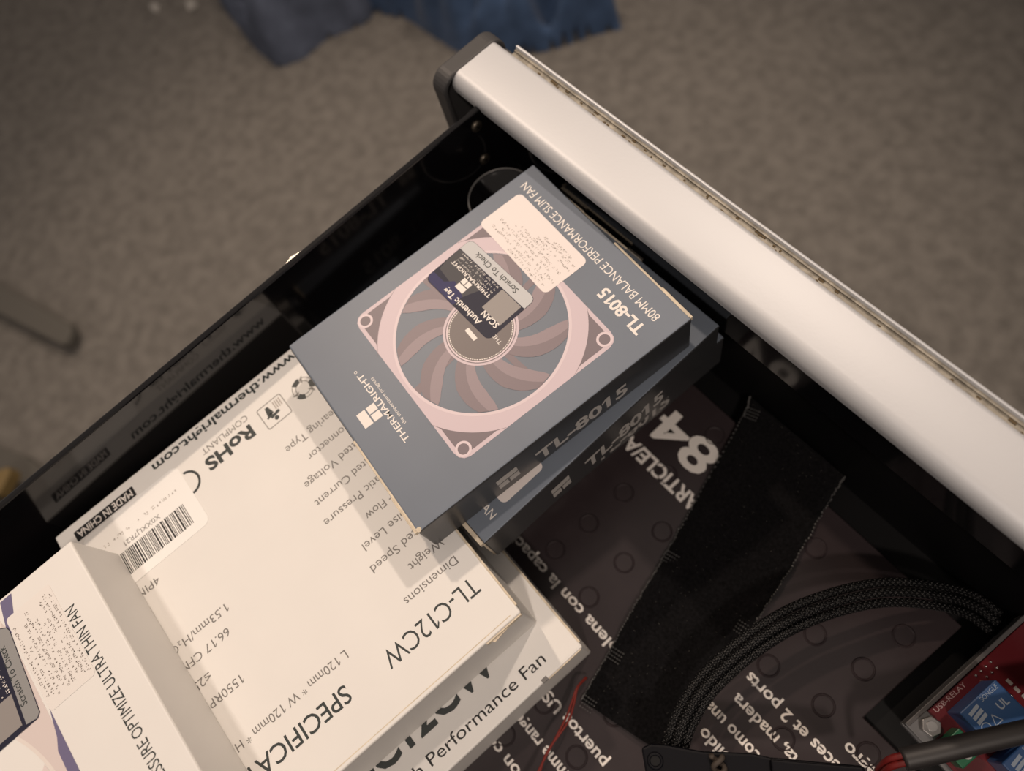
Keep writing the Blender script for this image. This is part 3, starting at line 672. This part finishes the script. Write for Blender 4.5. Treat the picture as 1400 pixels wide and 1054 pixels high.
# black sleeved cable across the board, with red cores
pc = thing('sheathed_cable', 'thick dark grey cable with red cores crossing the circuit board', 'cable')
pth = smoothpath([(263.0, -54.0, 36), (268.5, -44.0, 36.5), (276, -30, 37), (285, -14, 37), (296, 3, 37), (312, 26, 33), (330, 50, 20)][:6] + [(322, 12, 20)][:0], 8)
build('sheath', MB().tube(pth, 3.6, 16), mat('dark_grey_sheath', (.022, .020, .020), .5), pc, True)
for dx, dy in ((-.9, .9), (.9, -.5)):
    build('red_core', MB().tube(smoothpath([(263.5+dx, -62+dy, 22), (261.8+dx, -57.5+dy, 32), (264.5+dx, -51.6+dy, 36)], 6), 1.15, 10), mat('red_insulation', (.14, .008, .007), .5), pc, True)

# thin red wires by the lower white box
rw = thing('red_wire', 'thin red wire pair beside the lower white box, bottom of the photo', 'wire')
for off in (0, 1.1):
    build('wire_strand', MB().tube(smoothpath([(172.6+off*.3, -116.5, 3), (173.5+off*.2, -121.3, 9), (176.2+off, -126.5, 11), (179.2+off*1.2, -132.8, 12), (183.3-off*.3, -145.8, 12), (186.5+off, -156, 12), (189, -170, 10)], 8), .46, 8), mat('red_wire_insulation', (.17, .020, .014), .5, spec=.3), rw, True)

# round black tin with a thin metal rim, half hidden between the grey box and the drawer corner
rt = thing('round_can', 'black round can with a thin grey rim, half hidden behind the topmost grey box', 'can', (16.4, -9.0, 24.35))
seg = 64
def lathe(prf, seg):
    mb = MB()
    for r, zq in prf: mb.v += [(r*math.cos(2*math.pi*k/seg), r*math.sin(2*math.pi*k/seg), zq) for k in range(seg)]
    for i in range(len(prf)-1):
        for k in range(seg): k2 = (k+1) % seg; mb.f.append((i*seg+k, i*seg+k2, (i+1)*seg+k2, (i+1)*seg+k))
    mb.f.append(tuple((len(prf)-1)*seg+k for k in range(seg))); return mb

# ------------------------------------------------------------------ things on the carpet
def cloth(name, poly, parent, m, hmax, seed, step=7.0, folds=()):
    """heavy cloth heaped on the carpet: a height field over an outline, closed underneath"""
    def inside(x, y):
        c = False; j = len(poly)-1
        for i in range(len(poly)):
            xi, yi = poly[i]; xj, yj = poly[j]
            if (yi > y) != (yj > y) and x < (xj-xi)*(y-yi)/(yj-yi) + xi: c = not c
            j = i
        return c
    def dist(x, y):
        best = 1e9; px, py = 0, 0
        for i in range(len(poly)):
            x1, y1 = poly[i]; x2, y2 = poly[(i+1) % len(poly)]; dx, dy = x2-x1, y2-y1
            t = max(0, min(1, ((x-x1)*dx + (y-y1)*dy)/(dx*dx+dy*dy+1e-9))); qx, qy = x1+t*dx, y1+t*dy
            d = math.hypot(x-qx, y-qy)
            if d < best: best = d; px, py = qx, qy
        return best, px, py
    rnd = random.Random(seed); W = [(rnd.uniform(.025, .085), rnd.uniform(0, 6.28), rnd.uniform(0, 6.28), rnd.uniform(.4, 1)) for _ in range(7)]
    xs = [p[0] for p in poly]; ys = [p[1] for p in poly]; idx = {}; mb = MB()
    nx = int((max(xs)-min(xs))/step)+2; ny = int((max(ys)-min(ys))/step)+2
    for i in range(nx):
        for j in range(ny):
            x, y = min(xs)+i*step, min(ys)+j*step; d, px, py = dist(x, y); ins = inside(x, y)
            if not ins and d > step*.9: continue
            if not ins: x, y, d = px, py, 0
            hh = 0
            for f, a, ph, am in W: hh += am*abs(math.sin((x*math.cos(a) + y*math.sin(a))*f + ph + .6*math.sin(y*.02)))
            hh = (hh/3.2)**1.6*1.5
            for (fx0, fy0, fx1, fy1, wd, dep) in folds:
                dx, dy = fx1-fx0, fy1-fy0; t = max(0, min(1, ((x-fx0)*dx + (y-fy0)*dy)/(dx*dx+dy*dy))); q = math.hypot(x-fx0-t*dx, y-fy0-t*dy)
                hh += dep*math.exp(-(q/wd)**2)
            idx[(i, j)] = len(mb.v); mb.v.append((x, y, FZ + .3 + hmax*(1-math.exp(-d/14))*(.35 + hh)))
    for (i, j), a in idx.items():
        q = [idx.get(k) for k in ((i+1, j), (i+1, j+1), (i, j+1))]
        if None not in q: mb.f.append((a, q[0], q[1], q[2]))
    return build(name, mb, m, parent, True)
m_den = mat('blue_cotton', (.044, .076, .145), .9, spec=.1, sheen=.1, noise=(45, .2), bump=(700, .5))
m_den2 = mat('faded_blue_lining', (.078, .092, .13), .9, spec=.1, noise=(40, .2), bump=(700, .5))
gm = thing('blue_garment', 'crumpled blue garment lying on the carpet at the top', 'clothing', (0, 0, 0))
cloth('garment_body', [(-720, 170), (-667, 229), (-640, 238), (-614, 250), (-560, 252), (-500, 258), (-455, 290), (-420, 335), (-398, 380), (-377, 413), (-400, 428), (-422, 434), (-470, 500), (-560, 520), (-680, 470), (-800, 330)], gm, m_den, 52, 3, folds=((-640, 330, -440, 360, 16, -.8), (-560, 270, -500, 420, 14, .8), (-470, 330, -430, 420, 12, -.7), (-660, 240, -690, 330, 14, -.8)))
cloth('garment_leg', [(-869, 92), (-800, 84), (-750, 78), (-692, 80), (-676, 116), (-680, 150), (-655, 212), (-700, 300), (-800, 320), (-930, 200)], gm, m_den2, 46, 11, folds=((-800, 100, -720, 200, 13, -.8), (-740, 90, -690, 190, 16, .7), (-690, 140, -660, 200, 10, -.9)))
for k, (x, y, s) in enumerate(((-946, 22, 9), (-903, 62, 11))):
    mb = MB(); rr = random.Random(k); pts = [(x + s*(.8+.5*rr.random())*math.cos(a), y + .7*s*(.8+.5*rr.random())*math.sin(a)) for a in [2*math.pi*q/9 for q in range(9)]]
    c = len(mb.v); mb.v = [(p[0], p[1], FZ + .5 + 5*rr.random()) for p in pts] + [(x, y, FZ + 9)] + [(p[0], p[1], FZ+.2) for p in pts]
    for q in range(9): q2 = (q+1) % 9; mb.f += [(q, q2, 9), (10+q, 10+q2, q2, q)]
    tag(build('paper_scrap', mb, mat('white_paper', (.42, .40, .37), .8)), ('small crumpled white paper scrap on the carpet, leftmost at the top edge', 'crumpled white paper scrap on the carpet nearest the blue garment')[k], 'paper', 'paper scraps on the carpet')
# grey furniture foot at the left edge
m_foot = mat('warm_grey_metal', (.10, .094, .083), .7, spec=.2)
ft = thing('furniture_foot', 'grey metal furniture foot resting on the carpet at the left edge', 'furniture foot', (0, 0, FZ))
ends = [(-536, -333), (-526, -346)]
mb = MB().prism([(-900, -490), (-533, -347), (-527, -340), (-538, -326), (-548, -324), (-920, -455)], 9, 24)
bevel(fixn(build('foot_bar', mb, m_foot, ft)), 3)
build('foot_pad', MB().disc(-580, -352, 9, 9, 20, 0), mat('black_rubber', (.012, .012, .012), .7), ft); build('foot_pad', MB().disc(-850, -460, 9, 9, 20, 0), MATS['black_rubber'], ft)
# black case with a yellow latch on a grey board
gb = tag(bevel(fixn(build('grey_board', MB().prism([(-560, -525), (-483, -469), (-451, -451), (-404, -437), (-370, -470), (-470, -560)], FZ+.3, FZ+9), m_foot)), 1), 'grey board on the carpet at the far left beside the black case', 'board')
cs = thing('tool_case', 'black case with a yellow latch at the far left edge', 'case', (0, 0, FZ+9.2))
bevel(fixn(build('case_body', MB().prism([(-440, -492), (-422, -474), (-397, -450), (-378, -444), (-368, -500), (-440, -545)], 0, 26), mat('case_black', (.010, .010, .011), .5), cs)), 3)
bevel(fixn(build('case_latch', MB().prism([(-425, -468), (-417, -451), (-409, -453), (-397, -473), (-404, -483)], 24, 42), mat('yellow_plastic', (.17, .115, .04), .6), cs)), 2)

# the can itself
fixn(build('can_body', lathe([(14.0, 0), (14.6, .8), (14.6, 43.3), (14.4, 44.9), (13.6, 45.1), (13.3, 44.3), (.05, 44.1)], 64), m_gloss, rt, True))
rim = MB().tube([(14.4*math.cos(2*math.pi*k/64), 14.4*math.sin(2*math.pi*k/64), 45.0) for k in range(65)], .36, 8, cap=False)
build('can_rim', rim, mat('grey_rim', (.20, .195, .19), .4, metal=.3), rt, True)
